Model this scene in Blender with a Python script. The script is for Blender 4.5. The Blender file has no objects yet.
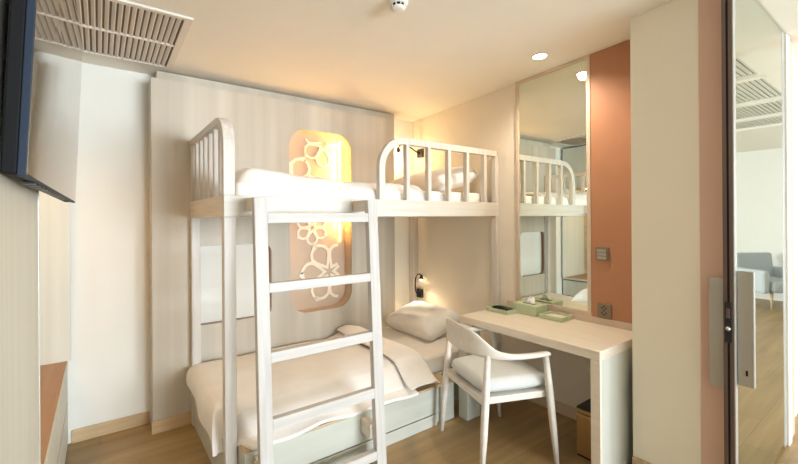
import bpy, bmesh, math, random
from mathutils import Vector, Matrix
random.seed(7)
R = math.radians
# ------------------------------------------------------------------ camera, world, light, exposure
cam_d = bpy.data.cameras.new('camera'); cam = bpy.data.objects.new('camera', cam_d)
bpy.context.scene.collection.objects.link(cam)
cam.location = (0, 0, 1.45)
cam_d.sensor_width = 36; cam_d.lens = 400.35/798*36
cam_d.shift_y = -(232-218.675)/798
cam_d.clip_start = .02
cam.matrix_world = Matrix.Translation((0, 0, 1.45)) @ Matrix.Rotation(R(-36.897), 4, 'Z') @ Matrix.Rotation(R(90), 4, 'X') @ Matrix.Rotation(R(-.397), 4, 'Z')
bpy.context.scene.camera = cam
W = bpy.data.worlds.new('world'); bpy.context.scene.world = W; W.use_nodes = True
bg = W.node_tree.nodes['Background']; bg.inputs[0].default_value = (.75, .88, 1, 1); bg.inputs[1].default_value = 1.0
vs = bpy.context.scene.view_settings
vs.view_transform = 'Standard'; vs.look = 'None'; vs.exposure = 0.5; vs.gamma = 1; vs.use_curve_mapping = False
C = bpy.context.scene.collection

def area(name, loc, rot, sx, sy, power, col):
    l = bpy.data.lights.new(name, 'AREA'); l.shape = 'RECTANGLE'; l.size = sx; l.size_y = sy; l.energy = power; l.color = col
    o = bpy.data.objects.new(name, l); o.location = loc; o.rotation_euler = rot; C.objects.link(o); return o
def spot(name, loc, power, col, ang=150, blend=.9, size=.04, rot=(0, 0, 0)):
    l = bpy.data.lights.new(name, 'SPOT'); l.energy = power; l.color = col; l.spot_size = R(ang); l.spot_blend = blend; l.shadow_soft_size = size
    o = bpy.data.objects.new(name, l); o.location = loc; o.rotation_euler = rot; C.objects.link(o); return o
def point(name, loc, power, col, size=.02):
    l = bpy.data.lights.new(name, 'POINT'); l.energy = power; l.color = col; l.shadow_soft_size = size
    o = bpy.data.objects.new(name, l); o.location = loc; C.objects.link(o); return o
WARM = (1, .72, .42); COOL = (.80, .915, 1.0)
area('window_daylight', (3.4, -6.72, 1.35), (R(90), 0, 0), 4.2, 2.2, 740, COOL)
area('window_daylight_side', (7.6, -6.72, 1.45), (R(90), 0, 0), 2.6, 2.3, 60, COOL)

# ------------------------------------------------------------------ materials
def lin(c): return tuple((x/255/12.92 if x/255 <= .04045 else ((x/255+.055)/1.055)**2.4) for x in c)
def mat(name, c, rough=.5, metal=0, c2=None, scale=(1, 1, 1), nscale=4, detail=3, bump=0, spec=.5, emit=None, es=0, contrast=(.35, .65), coat=0, sheen=0):
    m = bpy.data.materials.new(name); m.use_nodes = True; nt = m.node_tree; b = nt.nodes['Principled BSDF']
    b.inputs['Base Color'].default_value = (*lin(c), 1); b.inputs['Roughness'].default_value = rough; b.inputs['Metallic'].default_value = metal
    b.inputs['Specular IOR Level'].default_value = spec; b.inputs['Coat Weight'].default_value = coat; b.inputs['Sheen Weight'].default_value = sheen
    if emit: b.inputs['Emission Color'].default_value = (*lin(emit), 1); b.inputs['Emission Strength'].default_value = es
    tc = nt.nodes.new('ShaderNodeTexCoord'); mp = nt.nodes.new('ShaderNodeMapping'); mp.inputs['Scale'].default_value = scale
    nt.links.new(tc.outputs['Object'], mp.inputs[0])
    n = nt.nodes.new('ShaderNodeTexNoise'); n.inputs['Scale'].default_value = nscale; n.inputs['Detail'].default_value = detail
    nt.links.new(mp.outputs[0], n.inputs['Vector'])
    cr = nt.nodes.new('ShaderNodeValToRGB'); cr.color_ramp.elements[0].position = contrast[0]; cr.color_ramp.elements[1].position = contrast[1]
    c2 = c2 or tuple(x*.994 for x in c)
    cr.color_ramp.elements[0].color = (*lin(c2), 1); cr.color_ramp.elements[1].color = (*lin(c), 1)
    nt.links.new(n.outputs['Fac'], cr.inputs[0]); nt.links.new(cr.outputs[0], b.inputs['Base Color'])
    if bump:
        bp = nt.nodes.new('ShaderNodeBump'); bp.inputs['Strength'].default_value = bump; bp.inputs['Distance'].default_value = .01
        nt.links.new(n.outputs['Fac'], bp.inputs['Height']); nt.links.new(bp.outputs[0], b.inputs['Normal'])
    return m
def grain(name, c, c2, axis='Z', rough=.5, f=9, stretch=.05, contrast=(.3, .7)):
    s = [1, 1, 1]; s['XYZ'.index(axis)] = stretch
    return mat(name, c, rough, c2=c2, scale=s, nscale=f, detail=6, contrast=contrast)
M = {}
M['wall'] = mat('white_paint', (230, 227, 219), .7)
M['wall_warm'] = mat('cream_paint', (228, 218, 202), .7)
M['cream_wall'] = mat('cream_wall_paint', (230, 221, 202), .7)
M['ceil'] = mat('ceiling_paint', (238, 233, 222), .8)
M['lam'] = grain('vertical_grain_laminate', (204, 194, 178), (178, 167, 150), 'Z', .5, 7, .03)
M['lamcab'] = grain('cabinet_laminate', (212, 210, 197), (202, 199, 186), 'Z', .5, 22, .03)
M['lamhor'] = grain('nook_wood', (205, 184, 150), (186, 163, 128), 'Y', .5, 12, .06)
M['ash'] = grain('whitewashed_ash_upright', (214, 208, 201), (196, 188, 179), 'Z', .4, 40, .05)
M['lad'] = grain('ladder_ash_upright', (202, 198, 194), (184, 179, 174), 'Z', .45, 40, .05)
M['ladx'] = grain('ladder_ash_rung', (202, 198, 194), (186, 181, 176), 'X', .45, 40, .05)
M['ashx'] = grain('whitewashed_ash_rail', (213, 208, 199), (197, 191, 181), 'X', .4, 40, .05)
M['ashy'] = grain('whitewashed_ash_side', (226, 216, 202), (208, 196, 180), 'Y', .4, 40, .05)
M['oak'] = grain('oak_board', (206, 178, 140), (186, 156, 118), 'X', .5, 25, .08)
M['brown'] = grain('brown_counter', (176, 138, 106), (162, 122, 92), 'Y', .5, 18, .08)
M['bedbox'] = grain('bed_base_laminate', (196, 196, 185), (184, 184, 173), 'X', .45, 14, .06)
M['desk'] = grain('desk_top', (226, 216, 200), (214, 202, 186), 'Y', .4, 40, .06)
M['deskside'] = grain('desk_side_laminate', (206, 206, 196), (190, 190, 180), 'Z', .45, 18, .03)
M['linen'] = mat('white_linen', (240, 236, 232), .85, nscale=9, bump=.12, c2=(236, 232, 228), sheen=.1)
M['sheet'] = mat('mattress_cover', (238, 232, 224), .85, nscale=20, bump=.06)
M['orange'] = mat('terracotta_paint', (174, 123, 90), .55, c2=(171, 120, 87))
M['frame'] = mat('beige_frame', (204, 184, 164), .45)
M['mirror'] = mat('mirror_glass', (226, 232, 222), .012, metal=1, c2=(226, 232, 222), spec=1)
M['door_mirror'] = mat('tinted_door_mirror', (200, 205, 194), .012, metal=1, c2=(200, 205, 194), spec=1)
M['black'] = mat('black_plastic', (22, 22, 24), .4)
M['tvback'] = mat('dark_grey_plastic', (20, 20, 22), .6, spec=.15)
M['tvblue'] = mat('bezel_reflected_blue', (30, 42, 60), .5, spec=.25)  # blue reflection along the bezel is put into its base colour
M['screen'] = mat('glossy_screen', (170, 165, 158), .03, metal=.9, c2=(170, 165, 158), spec=1)
M['white'] = mat('white_plastic', (236, 234, 228), .4)
M['grille'] = mat('grille_metal', (226, 218, 208), .45)
M['dark'] = mat('duct_shade', (140, 116, 94), .9)  # brown that stands in for shade behind the grille slats
M['brass'] = mat('brushed_brass', (186, 150, 100), .32, metal=.75, scale=(1, 1, .05), nscale=60, c2=(178, 143, 95))
M['sage'] = mat('sage_leatherette', (190, 200, 168), .55, nscale=60, c2=(182, 193, 160))
M['tissue'] = mat('tissue_paper', (246, 246, 244), .9)
M['cushion'] = mat('pale_grey_fabric', (208, 210, 208), .9, nscale=150, c2=(201, 203, 201), bump=.05)
M['chair'] = grain('pale_chair_wood', (222, 215, 206), (214, 206, 196), 'X', .4, 30, .15)
M['alu'] = mat('satin_aluminium', (190, 190, 186), .35, metal=.6)
M['handle'] = mat('satin_nickel_handle', (170, 164, 154), .4, metal=.5)
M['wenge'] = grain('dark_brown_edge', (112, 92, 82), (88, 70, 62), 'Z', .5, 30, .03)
M['pink'] = mat('rose_beige_jamb', (206, 170, 150), .5)
M['plate'] = mat('bronze_plate', (132, 116, 98), .35, metal=.5)
M['greyfab'] = mat('grey_upholstery', (190, 194, 196), .9, nscale=90, c2=(176, 180, 182), bump=.1)
M['cream'] = mat('lattice_cream', (240, 226, 204), .5)
M['niche'] = mat('niche_lining', (200, 174, 148), .5)
M['slat'] = mat('slat_ceiling', (206, 204, 192), .6)
M['bulb'] = mat('lamp_bulb', (255, 240, 210), .5, emit=(255, 225, 170), es=14)
M['dl'] = mat('downlight_lens', (255, 245, 230), .5, emit=(255, 235, 205), es=14)
M['led'] = mat('led_strip', (255, 230, 180), .5, emit=(255, 190, 84), es=4)
M['ledn'] = mat('nook_led', (255, 230, 180), .5, emit=(255, 190, 100), es=3)
def glassmat():
    m = bpy.data.materials.new('window_glass'); m.use_nodes = True; nt = m.node_tree; nt.nodes.clear()
    o = nt.nodes.new('ShaderNodeOutputMaterial'); mx = nt.nodes.new('ShaderNodeMixShader'); t = nt.nodes.new('ShaderNodeBsdfTransparent'); g = nt.nodes.new('ShaderNodeBsdfGlossy')
    g.inputs['Roughness'].default_value = .02; mx.inputs[0].default_value = .08
    nt.links.new(t.outputs[0], mx.inputs[1]); nt.links.new(g.outputs[0], mx.inputs[2]); nt.links.new(mx.outputs[0], o.inputs[0]); return m
M['glass'] = glassmat()
def floormat():
    m = bpy.data.materials.new('oak_plank_floor'); m.use_nodes = True; nt = m.node_tree; b = nt.nodes['Principled BSDF']
    tc = nt.nodes.new('ShaderNodeTexCoord'); br = nt.nodes.new('ShaderNodeTexBrick')
    nt.links.new(tc.outputs['Object'], br.inputs['Vector'])
    br.inputs['Scale'].default_value = 1; br.inputs['Brick Width'].default_value = 1.25; br.inputs['Row Height'].default_value = .19
    br.inputs['Mortar Size'].default_value = .0015; br.inputs['Mortar Smooth'].default_value = .5; br.offset = .37
    br.inputs['Color1'].default_value = (*lin((170, 141, 97)), 1); br.inputs['Color2'].default_value = (*lin((158, 129, 86)), 1); br.inputs['Mortar'].default_value = (*lin((126, 98, 66)), 1)
    mp = nt.nodes.new('ShaderNodeMapping'); mp.inputs['Scale'].default_value = (.35, 4, 1); nt.links.new(tc.outputs['Object'], mp.inputs[0])
    n = nt.nodes.new('ShaderNodeTexNoise'); n.inputs['Scale'].default_value = 3.2; n.inputs['Detail'].default_value = 6; nt.links.new(mp.outputs[0], n.inputs['Vector'])
    cr = nt.nodes.new('ShaderNodeValToRGB'); cr.color_ramp.elements[0].position = .3; cr.color_ramp.elements[0].color = (.72, .70, .68, 1); cr.color_ramp.elements[1].position = .7; cr.color_ramp.elements[1].color = (1.05, 1.05, 1.05, 1)
    nt.links.new(n.outputs['Fac'], cr.inputs[0])
    mx = nt.nodes.new('ShaderNodeMix'); mx.data_type = 'RGBA'; mx.blend_type = 'MULTIPLY'; mx.inputs[0].default_value = 1
    nt.links.new(br.outputs['Color'], mx.inputs[6]); nt.links.new(cr.outputs[0], mx.inputs[7]); nt.links.new(mx.outputs[2], b.inputs['Base Color'])
    b.inputs['Roughness'].default_value = .42
    return m
M['floor'] = floormat()

# ------------------------------------------------------------------ helpers
def box(bm, x0, x1, y0, y1, z0, z1, bev=0):
    vv = [bm.verts.new((x, y, z)) for x in (x0, x1) for y in (y0, y1) for z in (z0, z1)]
    F = [(0, 1, 3, 2), (4, 6, 7, 5), (0, 4, 5, 1), (2, 3, 7, 6), (0, 2, 6, 4), (1, 5, 7, 3)]
    fs = [bm.faces.new([vv[i] for i in f]) for f in F]
    if bev:
        es = list({e for f in fs for e in f.edges})
        bmesh.ops.bevel(bm, geom=es, offset=bev, segments=2, affect='EDGES', profile=.7)
def prism(bm, pts, a0, a1, axis='X'):
    """outline in the plane across axis, extruded from a0 to a1"""
    def P(p, a):
        return {'X': (a, p[0], p[1]), 'Y': (p[0], a, p[1]), 'Z': (p[0], p[1], a)}[axis]
    A = [bm.verts.new(P(p, a0)) for p in pts]; B = [bm.verts.new(P(p, a1)) for p in pts]; n = len(pts)
    bm.faces.new(A); bm.faces.new(B[::-1])
    for i in range(n): bm.faces.new((A[i], B[i], B[(i+1) % n], A[(i+1) % n]))
def loft(bm, path, secs, close_ends=True, up=Vector((0, 0, 1))):
    """path: points; secs: (width, height) superellipse-like section per point"""
    rings = []; n = len(path); K = 12
    for i, p in enumerate(path):
        p = Vector(p); t = (Vector(path[min(i+1, n-1)])-Vector(path[max(i-1, 0)])).normalized()
        u = up if abs(t.dot(up)) < .95 else Vector((1, 0, 0))
        s = t.cross(u).normalized(); u2 = s.cross(t).normalized(); w, h = secs[i] if isinstance(secs, list) else secs
        ring = []
        for k in range(K):
            a = 2*math.pi*k/K; c, d = math.cos(a), math.sin(a)
            cx = math.copysign(abs(c)**.7, c)*w/2; cy = math.copysign(abs(d)**.7, d)*h/2
            ring.append(bm.verts.new(p+s*cx+u2*cy))
        rings.append(ring)
    for a, b in zip(rings, rings[1:]):
        for k in range(K): bm.faces.new((a[k], a[(k+1) % K], b[(k+1) % K], b[k]))
    if close_ends: bm.faces.new(rings[0][::-1]); bm.faces.new(rings[-1])
def bar(bm, path, w, h, nrm):
    """rectangular bar swept along a path that lies in the plane with normal nrm; w = in plane, h = along nrm"""
    nrm = Vector(nrm); rings = []; n = len(path)
    for i, p in enumerate(path):
        p = Vector(p)
        d0 = (p-Vector(path[i-1])).normalized() if i else None; d1 = (Vector(path[i+1])-p).normalized() if i < n-1 else None
        t = ((d0 or d1)+(d1 or d0)).normalized(); s = nrm.cross(t).normalized()
        k = 1/max(.5, t.dot(d0 or d1))
        rings.append([bm.verts.new(p+s*(a*w/2*k)+nrm*(b*h/2)) for a, b in ((-1, -1), (1, -1), (1, 1), (-1, 1))])
    for a, b in zip(rings, rings[1:]):
        for k in range(4): bm.faces.new((a[k], a[(k+1) % 4], b[(k+1) % 4], b[k]))
    bm.faces.new(rings[0][::-1]); bm.faces.new(rings[-1])
def lathe(bm, prof, loc, segs=24):
    rings = [[bm.verts.new((loc[0]+r*math.cos(2*math.pi*k/segs), loc[1]+r*math.sin(2*math.pi*k/segs), loc[2]+z)) for k in range(segs)] for r, z in prof]
    for a, b in zip(rings, rings[1:]):
        for k in range(segs): bm.faces.new((a[k], a[(k+1) % segs], b[(k+1) % segs], b[k]))
    bm.faces.new(rings[0][::-1]); bm.faces.new(rings[-1])
def obj(name, bm, m, parent=None, smooth=False, bev=0):
    bmesh.ops.recalc_face_normals(bm, faces=bm.faces)
    me = bpy.data.meshes.new(name)
    if parent is not None:
        root = parent
        off = Vector((0, 0, 0))
        while root is not None: off += Vector(root.location) if not root.get('_local') else Vector((0, 0, 0)); root = root.parent
        bmesh.ops.translate(bm, verts=bm.verts, vec=-off)
    bm.to_mesh(me); bm.free(); me.materials.append(m)
    if smooth:
        for p in me.polygons: p.use_smooth = True
    o = bpy.data.objects.new(name, me); C.objects.link(o)
    if parent is not None: o.parent = parent
    if bev:
        md = o.modifiers.new('bevel', 'BEVEL'); md.width = bev; md.segments = 2; md.limit_method = 'ANGLE'
    return o
def bx(name, ext, m, parent=None, bev=.002):
    bm = bmesh.new(); box(bm, *ext); return obj(name, bm, m, parent, bev=bev)
def thing(name, label, cat, loc=(0, 0, 0), group=None):
    o = bpy.data.objects.new(name, None); C.objects.link(o); o.location = loc; o.empty_display_size = .1
    o['label'] = label; o['category'] = cat
    if group: o['group'] = group
    return o
def tag(o, label, cat, group=None):
    o['label'] = label; o['category'] = cat
    if group: o['group'] = group
    return o
def struct(o): o['kind'] = 'structure'; return o

# ------------------------------------------------------------------ the setting
XR, YW, YP = 2.735, 3.38, 3.183
def zc(y): return 2.585-.0385*(y-1.16)
struct(bx('floor', (-1.4, 9.5, -6.9, 3.6, -.06, 0), M['floor'], bev=0))
bm = bmesh.new(); prism(bm, [(.6, zc(.6)), (3.6, zc(3.6)), (3.6, 2.75), (.6, 2.75)], -1.4, XR+.3, 'X'); struct(obj('ceiling', bm, M['ceil']))
bm = bmesh.new()
zl = zc(.6)
for e in ((-1.4, 3.6, -6.9, .6), (7.0, 9.5, -6.9, .6), (3.6, 7.0, .27, .6), (3.6, 7.0, -6.9, -1.6)): box(bm, *e, zl, 2.75)
struct(obj('ceiling_living', bm, M['ceil']))
struct(bx('wall_back', (-1.4, XR+.3, YW, YW+.2, 0, 2.72), M['wall'], bev=0))
struct(bx('wall_right', (XR, XR+.2, 1.036, YW, 0, 2.72), M['wall_warm'], bev=0))
struct(bx('wall_right_pier', (2.445, XR+.2, .60, 1.036, 0, 2.72), M['cream_wall'], bev=0))
struct(bx('wall_partition', (XR+.2, 9.5, .60, .75, 0, 2.72), M['wall'], bev=0))
struct(bx('wall_far', (9.3, 9.5, -6.9, .60, 0, 2.72), M['wall'], bev=0))
struct(bx('wall_left', (-1.4, -.78, -6.9, YW, 0, 2.72), M['wall'], bev=0))
bm = bmesh.new()
for e in ((-.78, 1.2, 0, 2.72), (5.6, 6.2, 0, 2.72), (9.0, 9.3, 0, 2.72), (1.2, 5.6, 0, .2), (6.2, 9.0, 0, .2), (1.2, 5.6, 2.5, 2.72), (6.2, 9.0, 2.5, 2.72)):
    box(bm, e[0], e[1], -6.7, -6.55, e[2], e[3])
struct(obj('wall_front', bm, M['wall']))
for i, (a, b) in enumerate(((1.2, 5.6), (6.2, 9.0))):
    bm = bmesh.new(); box(bm, a, b, -6.63, -6.62, .2, 2.5); w = struct(obj('window_%d' % (i+1), bm, M['glass']))
    bm = bmesh.new(); n = 4 if i == 0 else 2
    for k in range(n+1): x = a+(b-a)*k/n; box(bm, x-.025, x+.025, -6.65, -6.59, .2, 2.5)
    box(bm, a, b, -6.65, -6.59, .2, .25); box(bm, a, b, -6.65, -6.59, 2.45, 2.5)
    obj('window_frame', bm, M['alu'], w)
struct(bx('baseboard_back', (-.147, .28, YW-.014, YW, 0, .085), M['oak']))
struct(bx('baseboard_panel', (.28, .53, YP-.014, YP, 0, .085), M['oak']))
struct(bx('baseboard_right', (XR-.014, XR, 1.05, YP, 0, .08), M['frame']))
struct(bx('baseboard_pier', (2.431, 2.445, .72, 1.036, 0, .083), M['oak']))
struct(bx('trim_1', (2.437, 2.447, .60, .708, 0, 2.62), M['pink']))
t2 = struct(bx('trim_2', (3.47, 3.55, .545, .60, 0, 2.6), M['ceil']))
struct(bx('trim_3', (3.56, 3.70, .555, .60, 0, 2.6), M['pink']))

# ------------------------------------------------------------------ headboard panel with flower niche
hp = thing('headboard_panel', 'tall pale grain wall panel behind the bunk bed with glowing flower niche', 'wall panel', (.29, YP, 0))
def rrect(x0, x1, z0, z1, r, n=8):
    pts = []
    for cx, cz, a0 in ((x1-r, z1-r, 0), (x0+r, z1-r, 90), (x0+r, z0+r, 180), (x1-r, z0+r, 270)):
        for k in range(n+1): a = R(a0+90*k/n); pts.append((cx+r*math.cos(a), cz+r*math.sin(a)))
    return pts
def strip_with_holes(bm, x0, x1, z0, z1, y, thick, holes):
    """board split by vertical cuts so each hole sits in its own bay"""
    xs = [x0]
    for h in holes: xs += [h['b0'], h['b1']]
    xs.append(x1)
    for i in range(0, len(xs), 2):
        if xs[i+1]-xs[i] > 1e-4: box(bm, xs[i], xs[i+1], y, y+thick, z0, z1)
    for h in holes:
        inn = rrect(h['x0'], h['x1'], h['z0'], h['z1'], h['r'])
        outer = []
        cx, cz = (h['x0']+h['x1'])/2, (h['z0']+h['z1'])/2
        n = 9
        corners = [(h['b1'], z1), (h['b0'], z1), (h['b0'], z0), (h['b1'], z0)]
        for q in range(4):
            C0 = corners[q]
            for k in range(n):
                px, pz = inn[q*n+k]; f = k/(n-1)
                # walk along the outer rectangle through the corner
                if q == 0: p = (C0[0], pz+(C0[1]-pz)*min(1, f*2)) if f <= .5 else (C0[0]+(px-C0[0])*(f*2-1), C0[1])
                elif q == 1: p = (px+(C0[0]-px)*min(1, f*2), C0[1]) if f <= .5 else (C0[0], C0[1]+(pz-C0[1])*(f*2-1))
                elif q == 2: p = (C0[0], pz+(C0[1]-pz)*min(1, f*2)) if f <= .5 else (C0[0]+(px-C0[0])*(f*2-1), C0[1])
                else: p = (px+(C0[0]-px)*min(1, f*2), C0[1]) if f <= .5 else (C0[0], C0[1]+(pz-C0[1])*(f*2-1))
                outer.append(p)
        N = len(inn)
        vi = [bm.verts.new((p[0], y, p[1])) for p in inn]; vo = [bm.verts.new((p[0], y, p[1])) for p in outer]
        wi = [bm.verts.new((p[0], y+thick, p[1])) for p in inn]
        for k in range(N):
            j = (k+1) % N
            a = [vi[k], vi[j], vo[j], vo[k]]
            try: bm.faces.new(a)
            except ValueError: pass
            bm.faces.new((vi[k], wi[k], wi[j], vi[j]))
n1 = dict(b0=1.2, b1=1.95, x0=1.262, x1=1.848, z0=.66, z1=2.208, r=.15)
n2 = dict(b0=.50, b1=1.16, x0=.54, x1=1.11, z0=.685, z1=1.26, r=.07)
bm = bmesh.new(); strip_with_holes(bm, .29, 2.335, 0, 2.425, YP, .03, [n2, n1]); bmesh.ops.remove_doubles(bm, verts=bm.verts, dist=1e-5)
obj('panel_board', bm, M['lam'], hp)
bx('crown_strip', (.33, 2.38, YP+.057, YW-.004, 2.425, 2.495), M['lam'], hp)
bx('panel_side', (.29, .31, YP+.03, YW-.004, 0, 2.425), M['lam'], hp); bx('panel_side', (2.315, 2.335, YP+.03, YW-.004, 0, 2.425), M['lam'], hp)
def liner(nm, h, yb, m, mb):
    bm = bmesh.new(); p = rrect(h['x0']-.001, h['x1']+.001, h['z0']-.001, h['z1']+.001, h['r']); N = len(p)
    A = [bm.verts.new((q[0], YP+.028, q[1])) for q in p]; B = [bm.verts.new((q[0], yb, q[1])) for q in p]
    for k in range(N): bm.faces.new((A[k], B[k], B[(k+1) % N], A[(k+1) % N]))
    obj(nm+'_side', bm, m, hp, smooth=False)
    bx(nm+'_back', (h['x0']-.02, h['x1']+.02, yb, yb+.01, h['z0']-.02, h['z1']+.02), mb, hp, bev=0)
liner('niche', n1, 3.31, M['frame'], M['niche'])
liner('recess', n2, 3.25, M['brown'], M['wall'])
# flower fretwork
def flower(cx, cz, r, rot, clip, y=3.285):
    P = []
    for k in range(6):
        a = R(rot+60*k); o = [(.40, 24), (.58, 27.5), (.74, 26), (.87, 18), (.94, 9), (1.0, 0)]
        seq = [(cx+r*f*math.cos(a+R(s_*w)), cz+r*f*math.sin(a+R(s_*w))) for s_, it in ((-1, o), (1, o[::-1])) for f, w in it]
        P.append(seq)
        b, c = R(rot+60*k-24), R(rot+60*k+24)
        P.append([(cx+r*.40*math.cos(b), cz+r*.40*math.sin(b)), (cx+r*.16*math.cos(a), cz+r*.16*math.sin(a)), (cx+r*.40*math.cos(c), cz+r*.40*math.sin(c))])
    out = []
    for seq in P:
        cur = []
        for q in seq:
            if clip[0] < q[0] < clip[1] and clip[2] < q[1] < clip[3]: cur.append(q)
            else:
                if len(cur) > 1: out.append(cur)
                cur = []
        if len(cur) > 1: out.append(cur)
    return out
clip = (1.285, 1.80, .70, 2.18)
fl = [(1.63, 2.12, .20, 90), (1.32, 1.74, .27, 60), (1.515, 1.375, .15, 90), (1.68, .975, .27, 60)]
for cx, cz, r, rot in fl:
    bm = bmesh.new()
    for k, seq in enumerate(flower(cx, cz, r, rot, clip)): bar(bm, [(q[0], 3.3055-.0011*(k % 4), q[1]) for q in seq], .026 if r > .2 else .018, .006, (0, 1, 0))
    obj('flower_fretwork', bm, M['cream'], hp)
bx('led_strip', (1.775, 1.795, 3.290, 3.304, 1.24, 2.17), M['led'], hp, bev=0)
area('niche_led', (1.79, 3.25, 1.76), (R(90), 0, R(62)), .02, .80, 6, (1, .56, .16))
area('niche_led_side', (1.785, 3.28, 1.76), (R(90), 0, R(-60)), .02, .80, 1.2, (1, .56, .16))

# ------------------------------------------------------------------ right wall: mirror, terracotta panel, plates
def zt(y): return zc(y)-.002
mr = thing('wall_mirror', 'tall beige framed mirror on the right wall above the desk', 'mirror', (XR, 1.72, .77))
bm = bmesh.new(); prism(bm, [(1.44, .797), (2.006, .797), (2.006, zt(2)-.02), (1.44, zt(1.44)-.02)], XR-.012, XR-.001, 'X'); obj('mirror_glass', bm, M['mirror'], mr)
bm = bmesh.new()
prism(bm, [(1.414, .77), (1.44, .77), (1.44, zt(1.44)), (1.414, zt(1.414))], XR-.022, XR, 'X')
prism(bm, [(2.006, .77), (2.028, .77), (2.028, zt(2.028)), (2.006, zt(2.006))], XR-.022, XR, 'X')
box(bm, XR-.022, XR, 1.44, 2.006, .77, .797)
prism(bm, [(1.44, zt(1.44)-.02), (2.006, zt(2.006)-.02), (2.006, zt(2.006)), (1.44, zt(1.44))], XR-.022, XR, 'X')
obj('mirror_frame', bm, M['frame'], mr)
bm = bmesh.new(); prism(bm, [(1.037, .77), (1.412, .77), (1.412, zt(1.412)), (1.037, zt(1.037))], XR-.018, XR-.001, 'X')
tag(obj('accent_panel', bm, M['orange']), 'terracotta painted wall panel between mirror and white pier', 'wall panel')
sw = thing('light_switch', 'square bronze light switch on the terracotta panel', 'switch', (XR-.018, 1.335, 1.20))
bx('faceplate', (XR-.028, XR-.018, 1.292, 1.38, 1.16, 1.248), M['plate'], sw)
for k in range(3): bx('rocker', (XR-.033, XR-.0275, 1.305, 1.367, 1.225-.024*k-.0095, 1.225-.024*k+.0095), M['handle'], sw, bev=.001)
so = thing('wall_socket', 'bronze power socket low on the terracotta panel above the desk', 'socket', (XR-.018, 1.325, .82))
bx('faceplate', (XR-.028, XR-.018, 1.278, 1.37, .775, .868), M['plate'], so)
bm = bmesh.new()
for dy, dz in ((-.013, .018), (.013, .018), (0, .002), (-.014, -.014), (.014, -.014), (0, -.026), (0, .03)): box(bm, XR-.0295, XR-.0275, 1.324+dy-.0045, 1.324+dy+.0045, .822+dz-.005, .822+dz+.005)
obj('socket_holes', bm, M['black'], so)

# ------------------------------------------------------------------ left cabinets
CX = -.147
wd = thing('wardrobe', 'pale laminate wardrobe door at the left under the television', 'wardrobe', (CX-.3, .6, 0))
bx('carcass', (-.775, CX-.02, -.6, 1.64, 0, 2.48), M['lamcab'], wd)
bx('door', (CX-.02, CX, .5, 1.632, .05, 2.46), M['lamcab'], wd)
bx('door', (CX-.02, CX, -.6, .494, .05, 2.46), M['lamcab'], wd)
bx('edge_profile', (CX-.02, CX+.002, 1.634, 1.646, 0, 2.48), M['alu'], wd)
nk = thing('built_in_cabinet', 'low drawer cabinet with brown counter beside the wardrobe', 'cabinet', (CX-.3, 2.5, 0))
NX = -.167
bx('carcass', (-.775, NX-.022, 1.66, 3.36, 0, .52), M['wenge'], nk)  # dark carcass colour paints in the shade behind the drawer gaps
bx('counter', (-.775, NX, 1.65, 3.36, .525, .55), M['brown'], nk)
bx('counter_edge', (NX, NX+.004, 1.65, 3.36, .524, .551), M['lamcab'], nk, .001)
for a, b in ((.287, .508), (.02, .273)): bx('drawer', (NX-.02, NX+.002, 1.66, 3.355, a, b), M['lamcab'], nk)
for a, b in ((.511, .522), (.276, .284)): bx('gap_shade_strip', (NX-.01, NX+.0015, 1.66, 3.355, a, b), M['wenge'], nk, 0)  # flush dark strips, coloured to stand in for shade in the drawer gaps
bx('back_panel', (-.775, -.76, 1.65, 3.36, .55, 1.89), M['lamhor'], nk, bev=0)
bx('end_panel', (-.76, CX, 3.34, 3.362, .55, 1.89), M['lamcab'], nk, bev=0)
uc = thing('upper_cabinet', 'upper cabinet over the alcove beside the grille', 'cabinet', (CX-.3, 2.5, 1.9))
bx('carcass', (-.775, CX-.02, 1.65, 3.338, 1.9, 2.48), M['lamcab'], uc)
bx('door', (CX-.02, CX, 1.65, 2.49, 1.9, 2.48), M['lamcab'], uc); bx('door', (CX-.02, CX, 2.495, 3.338, 1.9, 2.48), M['lamcab'], uc)
bx('light_strip', (-.60, -.57, 1.75, 3.25, 1.892, 1.9), M['ledn'], uc, bev=0)
area('alcove_led', (-.585, 2.5, 1.885), (0, 0, 0), .03, 1.5, 5, (1, .72, .40))

# television
tv = thing('television', 'wall mounted flat television seen edge-on at the upper left', 'television', (-.10, 1.55, 1.52))
# screen corners: far top, far bottom, near bottom, near top
fb, ft, nb, nt_ = Vector((-.0755, 2.10, 1.523)), Vector((-.048, 2.10, 2.175)), Vector((-.1065, 1.0, 1.533)), Vector((-.0765, 1.0, 2.18))
nrm = (fb-nb).cross(ft-fb).normalized()
if nrm.x < 0: nrm = -nrm
def slab(name, q, d0, d1, m, bev=.001):
    bm = bmesh.new(); A = [bm.verts.new(p-nrm*d0) for p in q]; B = [bm.verts.new(p-nrm*d1) for p in q]
    bm.faces.new(A); bm.faces.new(B[::-1])
    for i in range(4): bm.faces.new((A[i], B[i], B[(i+1) % 4], A[(i+1) % 4]))
    return obj(name, bm, m, tv, bev=bev)
q = [nb, fb, ft, nt_]; c = sum(q, Vector())/4
def ins(q, s, du=0): return [c+(p-c)*s for p in q]
slab('bezel', q, 0, .012, M['tvblue']); slab('screen', ins(q, .986), -.0008, -.0001, M['screen'], 0)
slab('rear_housing', ins(q, .995), .012, .036, M['tvback'], .004)
bm = bmesh.new()
for k in range(14): y = 1.12+.065*k; box(bm, -.127+.0215*(y-1), -.109+.0215*(y-1), y, y+.045, 1.527, 1.531)
obj('speaker_slots', bm, M['black'], tv)
bx('bracket', (CX+.001, -.118, 1.25, 1.5, 1.75, 1.95), M['black'], tv)

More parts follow.
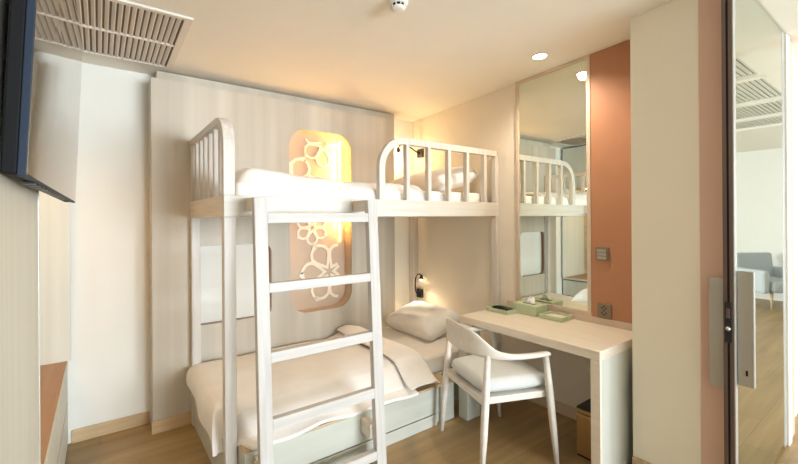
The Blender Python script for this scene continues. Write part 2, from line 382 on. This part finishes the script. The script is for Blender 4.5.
# ------------------------------------------------------------------ bunk bed
FY = 2.213
bk = thing('bunk_bed', 'whitewashed wooden loft bunk frame with rounded guard rails over the lower bed', 'bunk bed', (.522, FY, 0))
def post(x0, x1, y0, y1, z0, z1): return bx('post', (x0, x1, y0, y1, z0, z1), M['ash'], bk, .003)
post(.522, .582, FY, FY+.055, 0, 1.465); post(.522, .578, 3.125, 3.18, 0, 1.465)
post(2.69, 2.733, FY, FY+.055, 0, 1.465); post(2.665, 2.733, 3.31, 3.375, 0, 1.465)
bx('front_rail', (.522, 2.733, FY, FY+.04, 1.465, 1.58), M['ashx'], bk, .003)
bx('side_rail', (.522, .56, FY+.04, 3.18, 1.465, 1.58), M['ashy'], bk, .003)
bx('back_rail', (.56, 2.733, 3.14, 3.18, 1.465, 1.58), M['ashx'], bk, .003)
bx('bed_deck', (.56, 2.733, FY+.04, 3.14, 1.478, 1.50), M['ashx'], bk, 0)
def arc(c, r, a0, a1, n=10): return [(c[0]+r*math.cos(R(a0+(a1-a0)*k/n)), c[1]+r*math.sin(R(a0+(a1-a0)*k/n))) for k in range(n+1)]
# front guard: arch at the ladder opening, post at the wall
bm = bmesh.new(); zt_ = 1.994
pth = [(1.526, 1.58)]+arc((1.526+.2, zt_-.2), .2, 180, 90)+[(2.708, zt_-.0)]
bar(bm, [(p[0], FY+.022, p[1]) for p in pth], .048, .042, (0, 1, 0))
bar(bm, [(2.709, FY+.022, 1.58), (2.709, FY+.022, zt_-.02)], .045, .040, (0, 1, 0))
fg = obj('front_guard', bm, M['ash'], bk, bev=.003)
for x in (1.748, 1.95, 2.153, 2.353, 2.561): bx('baluster', (x-.015, x+.015, FY+.002, FY+.042, 1.575, zt_-.02), M['ash'], fg, .002)
bm = bmesh.new()
pth = [(FY+.024, 1.58)]+arc((FY+.024+.15, 1.995-.15), .15, 180, 90)+[(3.175, 1.995)]
bar(bm, [(.551, p[0], p[1]) for p in pth], .042, .058, (1, 0, 0))
sg = obj('side_guard', bm, M['ash'], bk, bev=.003)
for k in range(6): y = 2.375+.135*k; bx('baluster', (.536, .566, y-.02, y+.02, 1.575, 1.985), M['ash'], sg, .002)
bx('baluster', (.525, .577, 3.135, 3.178, 1.575, 1.98), M['ash'], sg, .002)

# ladder
ld = thing('bunk_ladder', 'white wooden ladder hooked on the bunk front rail', 'ladder', (.99, 1.97, 0))
def lad_y(z): return 1.935+.085*z/1.56          # front face
def leanbox(bm, x0, x1, z0, z1, d0, d1):
    vv = [bm.verts.new((x, lad_y(z)+d, z)) for x in (x0, x1) for d in (d0, d1) for z in (z0, z1)]
    for f in [(0, 1, 3, 2), (4, 6, 7, 5), (0, 4, 5, 1), (2, 3, 7, 6), (0, 2, 6, 4), (1, 5, 7, 3)]: bm.faces.new([vv[i] for i in f])
for a in (.618, 1.286):
    bm = bmesh.new(); leanbox(bm, a, a+.066, 0.001, 1.562, 0, .042); obj('side_rail', bm, M['lad'], ld, bev=.003)
for z, h in ((1.458, .052), (1.105, .048), (.76, .052), (.43, .058), (.075, .05)):
    bm = bmesh.new(); leanbox(bm, .684, 1.286, z-h/2, z+h/2, .001, .041); obj('rung', bm, M['ladx'], ld, bev=.002)
for x0 in (.632, 1.296): bx('spacer_block', (x0, x0+.045, 2.06, FY-.001, 1.497, 1.565), M['ashy'], ld); 
for x0 in (.632, 1.27): bx('spacer_block', (x0, x0+.045, 1.985, 2.092, .155, .24), M['ashy'], ld)

# lower bed base
bb = thing('bed_base', 'pale laminate bed base with drawer fronts under the lower mattress', 'bed base', (.53, 2.094, 0))
bx('base_box', (.53, 2.66, 2.27, 3.175, 0, .262), M['bedbox'], bb)
bx('ledge', (.586, 2.06, 2.10, 2.27, .255, .273), M['oak'], bb)
bx('ledge_box', (.586, 2.06, 2.12, 2.268, 0, .255), M['bedbox'], bb)
bx('drawer_front', (.586, 1.893, 2.094, 2.12, .085, .262), M['bedbox'], bb)
bx('plinth', (.586, 1.893, 2.092, 2.12, 0, .078), M['bedbox'], bb)
bx('end_front', (1.935, 2.06, 2.094, 2.12, .0, .262), M['bedbox'], bb)

def pillow(name, cx, cy, cz, lx, ly, lz, tilt, label, group=None, rz=0):
    bm = bmesh.new(); n = 20; G = {}
    rnd = random.Random(hash(name) % 99+int(cz*10))
    for s in (1, -1):
        for i in range(n+1):
            for j in range(n+1):
                if s == -1 and (i in (0, n) or j in (0, n)): G[s, i, j] = G[1, i, j]; continue
                u, v = -1+2*i/n, -1+2*j/n
                e = (max(0, 1-u**4)*max(0, 1-v**4))**.36
                pin = 1-.07*(1-abs(u)**1.5*1)*abs(v)**3; pin2 = 1-.07*(1-abs(v)**1.5)*abs(u)**3
                wr = .004*math.sin(7*u+3*v)*e+.003*math.sin(11*v-4*u)
                G[s, i, j] = bm.verts.new((u*lx/2*pin2, v*ly/2*pin, s*lz/2*e*(1 if s > 0 else .75)+wr*(s > 0)))
        for i in range(n):
            for j in range(n):
                bm.faces.new((G[s, i, j], G[s, i+1, j], G[s, i+1, j+1], G[s, i, j+1]))
    bmesh.ops.rotate(bm, verts=bm.verts, cent=(0, 0, 0), matrix=Matrix.Rotation(R(rz), 3, 'Z') @ Matrix.Rotation(R(tilt), 3, 'Y'))
    o = obj(name, bm, M['linen'], smooth=True); o.location = (cx, cy, cz)
    return tag(o, label, 'pillow', group)

def sheetgrid(fn, nu, nv, name, m, parent=None, thick=.02, sub=1):
    bm = bmesh.new(); G = [[bm.verts.new(fn(i/nu, j/nv)) for j in range(nv+1)] for i in range(nu+1)]
    for i in range(nu):
        for j in range(nv): bm.faces.new((G[i][j], G[i+1][j], G[i+1][j+1], G[i][j+1]))
    o = obj(name, bm, m, parent, smooth=True)
    md = o.modifiers.new('solid', 'SOLIDIFY'); md.thickness = thick; md.offset = 1
    if sub: md = o.modifiers.new('sub', 'SUBSURF'); md.levels = sub; md.render_levels = sub
    return o
def lerp(P, t):
    n = len(P)-1; k = min(int(t*n), n-1); f = t*n-k
    return tuple(a+(b-a)*f for a, b in zip(P[k], P[k+1]))
def sm(a, b, x): t = min(1, max(0, (x-a)/(b-a))); return t*t*(3-2*t)
# lower mattress
bm = bmesh.new(); box(bm, .56, 2.62, 2.285, 3.165, .263, .405, .03)
tag(obj('mattress', bm, M['sheet'], smooth=True), 'white mattress on the lower bed base', 'mattress')
# lower duvet
FR = [(3.16, .425), (2.95, .43), (2.7, .432), (2.5, .43), (2.38, .425), (2.30, .41), (2.245, .38), (2.20, .345), (2.15, .312), (2.11, .296), (2.075, .287)]
FL = [(3.16, .425), (2.98, .43), (2.8, .432), (2.6, .43), (2.46, .42), (2.40, .39), (2.36, .34), (2.335, .29), (2.32, .255), (2.31, .225), (2.30, .20)]
SX = [(.485, -.26), (.484, -.22), (.484, -.15), (.492, -.08), (.515, -.03), (.56, -.005), (.62, 0)]
def wr(x, y): return .0035*math.sin(9*x+5*y)+.002*math.sin(17*x-11*y)+.0035*math.sin(4*x-7*y+1)
def duvet(u, v):
    if u < .22: x, dz = lerp(SX, u/.22)
    else: x, dz = .62+(u-.22)/.78*(1.72-.62), 0
    w = sm(.56, .61, x)
    a, b = lerp(FL, v), lerp(FR, v); y = a[0]+(b[0]-a[0])*w; zf = a[1]+(b[1]-a[1])*w
    dropF = .43-zf; dropL = -dz*(.45+.38*sm(3.1, 2.4, y))
    z = .43-max(dropF, dropL)
    z = max(z, .10 if w < .5 else .283)
    edge = sm(.75, 1, v)
    z += wr(x, y)*(1-.3*edge)*(1 if dz > -.02 else .2)
    if w > .5 and v > .8: z += .008*math.sin(14*x)*(v-.8)/.2; y += .01+.009*math.sin(6*x+1)*(v-.8)/.2-.004*math.sin(23*x)*(v-.8)/.2; z = max(z, .281)
    if dz < -.02: x += .010*math.sin(16*y)*(-dz/.3); z += .012*math.sin(13*y)*(-dz/.3)
    z += .05*math.exp(-((x-1.76)/.12)**2)*sm(2.96, 3.08, y)
    return (x, y, z)
dv = sheetgrid(duvet, 60, 44, 'duvet', M['linen'], thick=.022)
tag(dv, 'white duvet draped over the lower bed with its top turned down', 'duvet')
def fold(u, v):
    a, b = lerp(FR, v); x = 1.665+.265*u+.015*math.sin(5*v)
    z = b+.016+.003*math.sin(math.pi*min(1, max(0, u)))+wr(x*1.3, a)*.8
    if u > .9: z -= .03*(u-.9)/.1
    z += .05*math.exp(-((x-1.76)/.12)**2)*sm(2.96, 3.08, a)
    if v > .8: a += .012*math.sin(19*x)*(v-.8)/.2+.02*u*(v-.8)/.2
    return (x, a, max(z, .287))
sheetgrid(fold, 14, 44, 'turned_down_edge', M['linen'], dv, thick=.012)
pillow('pillow', 2.385, 2.83, .508, .42, .66, .225, -15, 'white pillow on the lower bed below the small black lamp')

# upper bedding
bm = bmesh.new(); box(bm, .60, 2.66, FY+.065, 3.135, 1.502, 1.66, .03)
tag(obj('mattress', bm, M['sheet'], smooth=True), 'white mattress on the upper bunk behind the rails', 'mattress')
def updv(u, v):
    x = .615+u*1.34; P = [(3.13, 1.66), (3.0, 1.69), (2.7, 1.70), (2.45, 1.695), (2.36, 1.68), (2.315, 1.64), (2.295, 1.59), (2.285, 1.53)]
    y, z = lerp(P, v); top = sm(1.6, 1.68, z)
    z += top*(.035*math.exp(-((x-.75)/.25)**2)-.012*u+wr(x*1.4, y)*1.2)
    y += (1-top)*.008*math.sin(12*x)
    if u < .06: z -= (.06-u)/.06*(z-1.53)*.85*(1-u/.06)**.5; x -= .012*(1-u/.06)
    return (x, y, z)
tag(sheetgrid(updv, 44, 30, 'duvet', M['linen'], thick=.03), 'rumpled white duvet on the upper bunk', 'duvet')
pillow('pillow', 2.40, 2.74, 1.77, .46, .84, .21, -14, 'white pillow on the upper bunk behind the front guard rail')

# ------------------------------------------------------------------ reading lamps
def reading_lamp(x, y, z, pts, head, dirv, label, power):
    t = thing('reading_lamp', label, 'reading lamp', (x, y, z), 'reading lamps on the right wall')
    bx('wall_plate', (x-.03, x, y-.04, y+.04, z-.045, z+.045), M['black'], t, .004)
    bm = bmesh.new(); loft(bm, pts, (.013, .013)); obj('gooseneck', bm, M['black'], t, smooth=True)
    h = Vector(head); d = Vector(dirv).normalized()
    bm = bmesh.new(); loft(bm, [h-d*.03, h-d*.015, h+d*.005, h+d*.022], [(.016, .016), (.026, .026), (.034, .034), (.036, .036)]); obj('lamp_head', bm, M['black'], t, smooth=True)
    bm = bmesh.new(); bmesh.ops.create_icosphere(bm, subdivisions=2, radius=.014, matrix=Matrix.Translation(h+d*.026)); obj('bulb', bm, M['bulb'], t, smooth=True)
    if power < 3: spot('reading_light', h+d*.045, power*5, (1, .82, .58), 130, .9, .015, Vector((0, 0, -1)).rotation_difference(Vector((-.9, -.6, -1))).to_euler())
    else: point('reading_light', h+d*.05, power, (1, .70, .36), .015)
    return t
reading_lamp(XR, 3.262, .66, [(2.706, 3.262, .66), (2.68, 3.262, .662), (2.66, 3.262, .69), (2.652, 3.258, .76), (2.654, 3.25, .83), (2.664, 3.235, .868), (2.676, 3.216, .872), (2.684, 3.205, .855)], (2.688, 3.20, .838), (-.15, -.1, -1), 'small black gooseneck lamp on the wall over the lower pillow', 2.99)
reading_lamp(XR, 3.24, 2.137, [(2.706, 3.24, 2.137), (2.66, 3.24, 2.15), (2.60, 3.24, 2.18), (2.54, 3.24, 2.203), (2.48, 3.24, 2.205), (2.445, 3.24, 2.19), (2.432, 3.24, 2.16)], (2.434, 3.24, 2.14), (.15, -.05, -1), 'small black gooseneck lamp high on the wall over the upper bunk', 5)

# ------------------------------------------------------------------ desk
dk = thing('desk', 'cream wall desk with thick top and full end panel', 'desk', (2.16, 1.077, 0))
bm = bmesh.new(); box(bm, 2.155, XR-.024, 1.077, 2.126, .672, .725); obj('desk_top', bm, M['desk'], dk, bev=.004)
bx('end_panel', (2.178, 2.69, 1.08, 1.13, 0, .672), M['deskside'], dk)
bx('front_edging', (2.157, 2.177, 1.079, 1.131, 0, .672), M['desk'], dk, .001)
bx('leg', (2.10, 2.24, 2.0, 2.085, 0, .672), M['deskside'], dk)
bx('upstand', (XR-.022, XR-.001, 1.04, 2.126, .70, .769), M['frame'], dk)

# things on the desk
def tray(name, x0, x1, y0, y1, h, label):
    t = thing(name, label, 'tray', ((x0+x1)/2, (y0+y1)/2, .726))
    bx('tray_base', (x0, x1, y0, y1, .726, .732), M['sage'], t)
    bm = bmesh.new(); w = .01
    for e in ((x0, x1, y0, y0+w), (x0, x1, y1-w, y1), (x0, x0+w, y0+w, y1-w), (x1-w, x1, y0+w, y1-w)): box(bm, *e, .732, .726+h)
    obj('rim', bm, M['sage'], t); return t
tray('tray', 2.43, 2.60, 1.905, 2.11, .028, 'sage green tray with a black phone at the bed end of the desk')
t = thing('telephone_handset', 'black handset lying in the left sage tray', 'phone', (2.52, 2.0, .733))
bx('body', (2.475, 2.535, 1.925, 2.085, .733, .758), M['black'], t, .006); bx('screen', (2.48, 2.53, 1.99, 2.07, .7581, .7592), M['tvback'], t, 0)
tray('tray', 2.545, 2.69, 1.535, 1.712, .03, 'sage green tray holding paper at the socket end of the desk')
bx('tray_liner', (2.557, 2.678, 1.547, 1.70, .7322, .742), M['desk'], bpy.data.objects['tray.001'], .001)
tb = thing('tissue_box', 'sage green tissue box standing between two trays', 'tissue box', (2.61, 1.84, .726))
bm = bmesh.new(); box(bm, 2.545, 2.685, 1.735, 1.945, .726, .80, .004); obj('box', bm, M['sage'], tb)
bm = bmesh.new(); box(bm, 2.598, 2.632, 1.79, 1.89, .8002, .8012); obj('slot', bm, M['tvback'], tb)
def tis(u, v):
    a = (u-.5)*2; y = 1.84+.045*a*(1-.35*v); z = .795+.055*v*(1-.35*abs(a))+.012*math.sin(6*a)*v; x = 2.615+.014*math.sin(5*a)*(.4+v)+.01*v
    return (x, y, z)
sheetgrid(tis, 14, 6, 'tissue', M['tissue'], tb, thick=.003)

# bin
bn = thing('waste_bin', 'slim brass waste bin with black lid under the desk', 'bin', (2.42, 1.23, 0))
bm = bmesh.new(); box(bm, 2.325, 2.52, 1.145, 1.312, .012, .262, .012); obj('body', bm, M['brass'], bn)
bm = bmesh.new(); box(bm, 2.33, 2.515, 1.15, 1.307, 0, .014, .003); obj('base', bm, M['black'], bn)
bm = bmesh.new(); box(bm, 2.323, 2.522, 1.143, 1.314, .266, .29, .008); obj('lid_ring', bm, M['brass'], bn)
bm = bmesh.new(); box(bm, 2.328, 2.517, 1.148, 1.309, .2905, .302, .004); obj('lid', bm, M['black'], bn)

# ------------------------------------------------------------------ desk chair (local frame, faces +x)
ch = thing('desk_chair', 'pale wooden armchair with curved back and grey seat cushion at the desk', 'chair', (2.03, 1.69, 0))
ch['_local'] = 1; ch.rotation_euler = (0, 0, R(-18))
def leg(p, q, r=(.025, .041, .034)):
    bm = bmesh.new(); p, q = Vector(p), Vector(q)
    loft(bm, [p, p.lerp(q, .35), p.lerp(q, .68), q], [(r[0], r[0]), (r[1]-.003, r[1]-.003), (r[1], r[1]), (r[2]-.004, r[2]-.004)]); obj('leg', bm, M['chair'], ch, smooth=True)
leg((-.255, -.265, .0), (-.20, -.245, .67)); leg((-.255, .265, .0), (-.20, .245, .67))
leg((.228, -.30, .0), (.165, -.285, .645)); leg((.228, .30, .0), (.165, .285, .645))
bm = bmesh.new()
half = [(.18, .288, .652, .046, .022), (.13, .292, .653, .05, .024), (.04, .296, .655, .046, .026), (-.08, .290, .662, .036, .034), (-.165, .266, .676, .026, .055), (-.215, .225, .700, .022, .095), (-.252, .165, .722, .020, .135), (-.272, .09, .730, .019, .155), (-.28, 0, .732, .019, .16)]
full = [(a, -b, c_, d, e) for a, b, c_, d, e in half]+[h for h in half[:-1][::-1]]
# smooth interpolation
P = []
for i in range(len(full)-1):
    for k in range(4):
        t = k/4; p0 = full[max(i-1, 0)]; p1 = full[i]; p2 = full[i+1]; p3 = full[min(i+2, len(full)-1)]
        P.append(tuple(.5*((2*b)+(-a+c_)*t+(2*a-5*b+4*c_-d)*t*t+(-a+3*b-3*c_+d)*t**3) for a, b, c_, d in zip(p0, p1, p2, p3)))
P.append(full[-1])
loft(bm, [p[:3] for p in P], [(p[3], p[4]) for p in P]); obj('backrest', bm, M['chair'], ch, smooth=True)
bm = bmesh.new()
prism(bm, [(-.235, -.235), (.235, -.27), (.235, .27), (-.235, .235)], .385, .425, 'Z'); obj('seat_frame', bm, M['chair'], ch, bev=.006)
def cushion():
    bm = bmesh.new(); n = 18; G = {}
    for s in (1, -1):
        for i in range(n+1):
            for j in range(n+1):
                if s == -1 and (i in (0, n) or j in (0, n)): G[s, i, j] = G[1, i, j]; continue
                u, v = -1+2*i/n, -1+2*j/n; e = (max(0, 1-u**10)*max(0, 1-v**10))**.28*(1-.12*u*u-.12*v*v)
                rx = 1-.06*abs(v)**4; ry = 1-.06*abs(u)**4
                G[s, i, j] = bm.verts.new((.005+u*.235*rx, v*(.245+.02*u)*ry, .468+s*(.04 if s < 0 else .05)*e))
        for i in range(n):
            for j in range(n): bm.faces.new((G[s, i, j], G[s, i+1, j], G[s, i+1, j+1], G[s, i, j+1]))
    return obj('seat_cushion', bm, M['cushion'], ch, smooth=True)
cushion()

# ------------------------------------------------------------------ ceiling fittings
def on_ceiling(o, y):
    o.rotation_euler = (math.atan(-.0385), 0, 0)
gr = thing('air_grille', 'white ceiling air grille with two rows of slats', 'air vent', (.15, 2.89, 0))
gr['_local'] = 1; gr.location = (0, 2.775, zc(2.775)); gr.rotation_euler = (math.atan(-.0385), 0, 0)
gx0, gx1, y0, y1 = -.12, .385, -.365, .365
bm = bmesh.new()
for e in ((gx0-.03, gx1+.03, y0-.03, y0), (gx0-.03, gx1+.03, y1, y1+.02), (gx0-.03, gx0, y0, y1), (gx1-.01, gx1+.03, y0, y1)): box(bm, *e, -.014, -.0005)
obj('frame', bm, M['grille'], gr, bev=.002)
bx('crossbar', (gx0, gx1, -.008, .008, -.014, -.001), M['grille'], gr); 
bm = bmesh.new(); n = 17
for k in range(n):
    x = gx0+.02+(gx1-gx0-.05)*k/(n-1)
    for a, b in ((y0, -.008), (.008, y1)):
        vv = [bm.verts.new(p) for p in ((x-.011, a, -.004), (x+.004, a, -.013), (x+.008, a, -.012), (x-.007, a, -.002), (x-.011, b, -.004), (x+.004, b, -.013), (x+.008, b, -.012), (x-.007, b, -.002))]
        for f in ((0, 1, 2, 3), (7, 6, 5, 4), (0, 4, 5, 1), (1, 5, 6, 2), (2, 6, 7, 3), (3, 7, 4, 0)): bm.faces.new([vv[i] for i in f])
obj('slats', bm, M['grille'], gr)
bm = bmesh.new(); box(bm, gx0, gx1, y0, y1, -.0008, -.0003); obj('duct_shade_sheet', bm, M['dark'], gr)  # flat sheet on a closed ceiling; its brown paints the shade between slats

def downlight(x, y, label, power, rot=(0, 0, 0)):
    z = zc(y) if y > .6 else zl
    t = thing('downlight', label, 'ceiling light', (x, y, z), 'round recessed ceiling downlights'); t['_local'] = 1
    t.rotation_euler = (math.atan(-.0385) if y > .6 else 0, 0, 0)
    bm = bmesh.new(); lathe(bm, [(.052, -.001), (.054, -.005), (.046, -.007), (.044, -.002)], (0, 0, 0)); obj('trim_ring', bm, M['white'], t, smooth=True)
    bm = bmesh.new(); lathe(bm, [(.0435, -.003), (.0435, -.008), (.03, -.0085)], (0, 0, 0), 40); obj('lens', bm, M['dl'], t)
    spot('downlight_beam', (x, y, z-.02), power, (1, .84, .66), 150, .8, .035, rot)
    return t
downlight(2.44, 1.62, 'round downlight in the ceiling in front of the mirror', 42)
downlight(.42, 1.85, 'round downlight in the ceiling beside the air grille', 3.5)
downlight(4.79, .40, 'round downlight in the living room ceiling beside the slats', 6)
sd = thing('smoke_detector', 'white round smoke detector on the bedroom ceiling', 'smoke detector', (1.24, 1.63, 0)); sd['_local'] = 1
sd.location = (1.235, 1.64, zc(1.64)); sd.rotation_euler = (math.atan(-.0385), 0, 0)
bm = bmesh.new(); lathe(bm, [(.052, -.0005), (.052, -.012), (.046, -.02), (.034, -.022)], (0, 0, 0)); obj('base', bm, M['white'], sd, smooth=True)
bm = bmesh.new(); lathe(bm, [(.033, -.0205), (.033, -.038)], (0, 0, 0)); obj('sensor_core', bm, M['tvback'], sd)
bm = bmesh.new()
for k in range(10):
    a = 2*math.pi*k/10; c0, s0 = math.cos(a), math.sin(a)
    loft(bm, [(.040*c0, .040*s0, -.018), (.036*c0, .036*s0, -.040)], (.006, .005))
obj('cage', bm, M['white'], sd)
bm = bmesh.new(); lathe(bm, [(.037, -.036), (.036, -.042), (.024, -.047), (.008, -.049)], (0, 0, 0)); obj('cap', bm, M['white'], sd, smooth=True)

# ------------------------------------------------------------------ sliding mirror door
DY0, DY1 = .557, .594
dr = bpy.data.objects.new('door_1', None); C.objects.link(dr); dr.location = (2.9, DY0, 0); struct(dr)
bx('mirror_pane', (2.375, 3.40, DY0, DY1-.002, .03, 2.6), M['door_mirror'], dr, 0)
bx('leading_stile', (2.352, 2.375, DY0-.003, DY1, .01, 2.6), M['wenge'], dr, .002)
bx('leading_trim', (2.353, 2.388, DY0-.008, DY0-.003, .01, 2.6), M['alu'], dr, .001)
bx('trailing_stile', (3.40, 3.46, DY0-.002, DY1, .01, 2.6), M['alu'], dr, .002)
bx('edge_groove', (2.3505, 2.3525, DY0+.012, DY0+.020, .02, 2.5), M['tvback'], dr, 0)
lk = bx('lock_plate', (2.349, 2.352, DY0+.004, DY1-.006, .86, 1.05), M['black'], dr, .001)
bm = bmesh.new(); bmesh.ops.create_uvsphere(bm, u_segments=12, v_segments=8, radius=.01, matrix=Matrix.Translation((2.349, .575, .925))); obj('latch', bm, M['alu'], lk, smooth=True)
bx('keeper', (2.346, 2.349, DY0+.010, DY1-.012, .975, 1.02), M['wenge'], lk, .001)
for nm, a, b in (('front', .492, DY0-.009), ('rear', DY1+.001, .655)):
    h = bx('handle', (2.378, 2.398, a, b, .665 if nm == 'front' else .63, 1.195 if nm == 'front' else 1.155), M['handle'], dr, .003)
    if nm == 'front': bx('handle_edge', (2.376, 2.40, .487, .492, .665, 1.195), M['alu'], h, .001); bx('keyhole_slot', (2.3765, 2.3785, .51, .518, .715, .74), M['tvback'], h, 0)

# ------------------------------------------------------------------ living room seen in the mirror
sc = thing('slatted_ceiling', 'pale slatted ceiling with cross beams in the living room', 'ceiling panel', (5.3, -.66, zl))
bm = bmesh.new()
for k in range(48): y = -1.57+.0385*k; box(bm, 3.62, 6.98, y, y+.029, zl+.02, zl+.035)
obj('slats', bm, M['slat'], sc)
for x in (3.62, 4.35, 5.35, 6.2, 6.9): bx('cross_beam', (x, x+.08, -1.6, .27, zl-.01, zl+.03), M['ceil'], sc)
struct(bx('ceiling_void', (3.5, 7.1, -1.7, .4, zl+.06, zl+.08), M['frame'], bev=0))
ac = thing('armchair', 'pale grey upholstered armchair with tapered wooden legs in the living room', 'armchair', (8.70, -.45, 0)); ac['_local'] = 1; ac.rotation_euler = (0, 0, R(125))
def rb(name, e, m, bev=.04):
    bm = bmesh.new(); box(bm, *e); return obj(name, bm, m, ac, smooth=False, bev=bev)
rb('seat', (-.28, .34, -.28, .28, .26, .44), M['greyfab'], .05)
bm = bmesh.new(); prism(bm, [(-.36, .28), (-.24, .28), (-.30, .84), (-.42, .82)], -.32, .32, 'Y'); obj('backrest', bm, M['greyfab'], ac, bev=.04)
for s in (-1, 1): rb('armrest', (-.34, .28, s*.34-.05, s*.34+.05, .24, .60), M['greyfab'], .04)
for sx in (-1, 1):
    for sy in (-1, 1):
        bm = bmesh.new(); loft(bm, [(sx*.27, sy*.27, 0), (sx*.23, sy*.23, .27)], [(.02, .02), (.045, .045)]); obj('leg', bm, M['oak'], ac, smooth=True)
for o in bpy.data.objects:
    if '_local' in o: del o['_local']
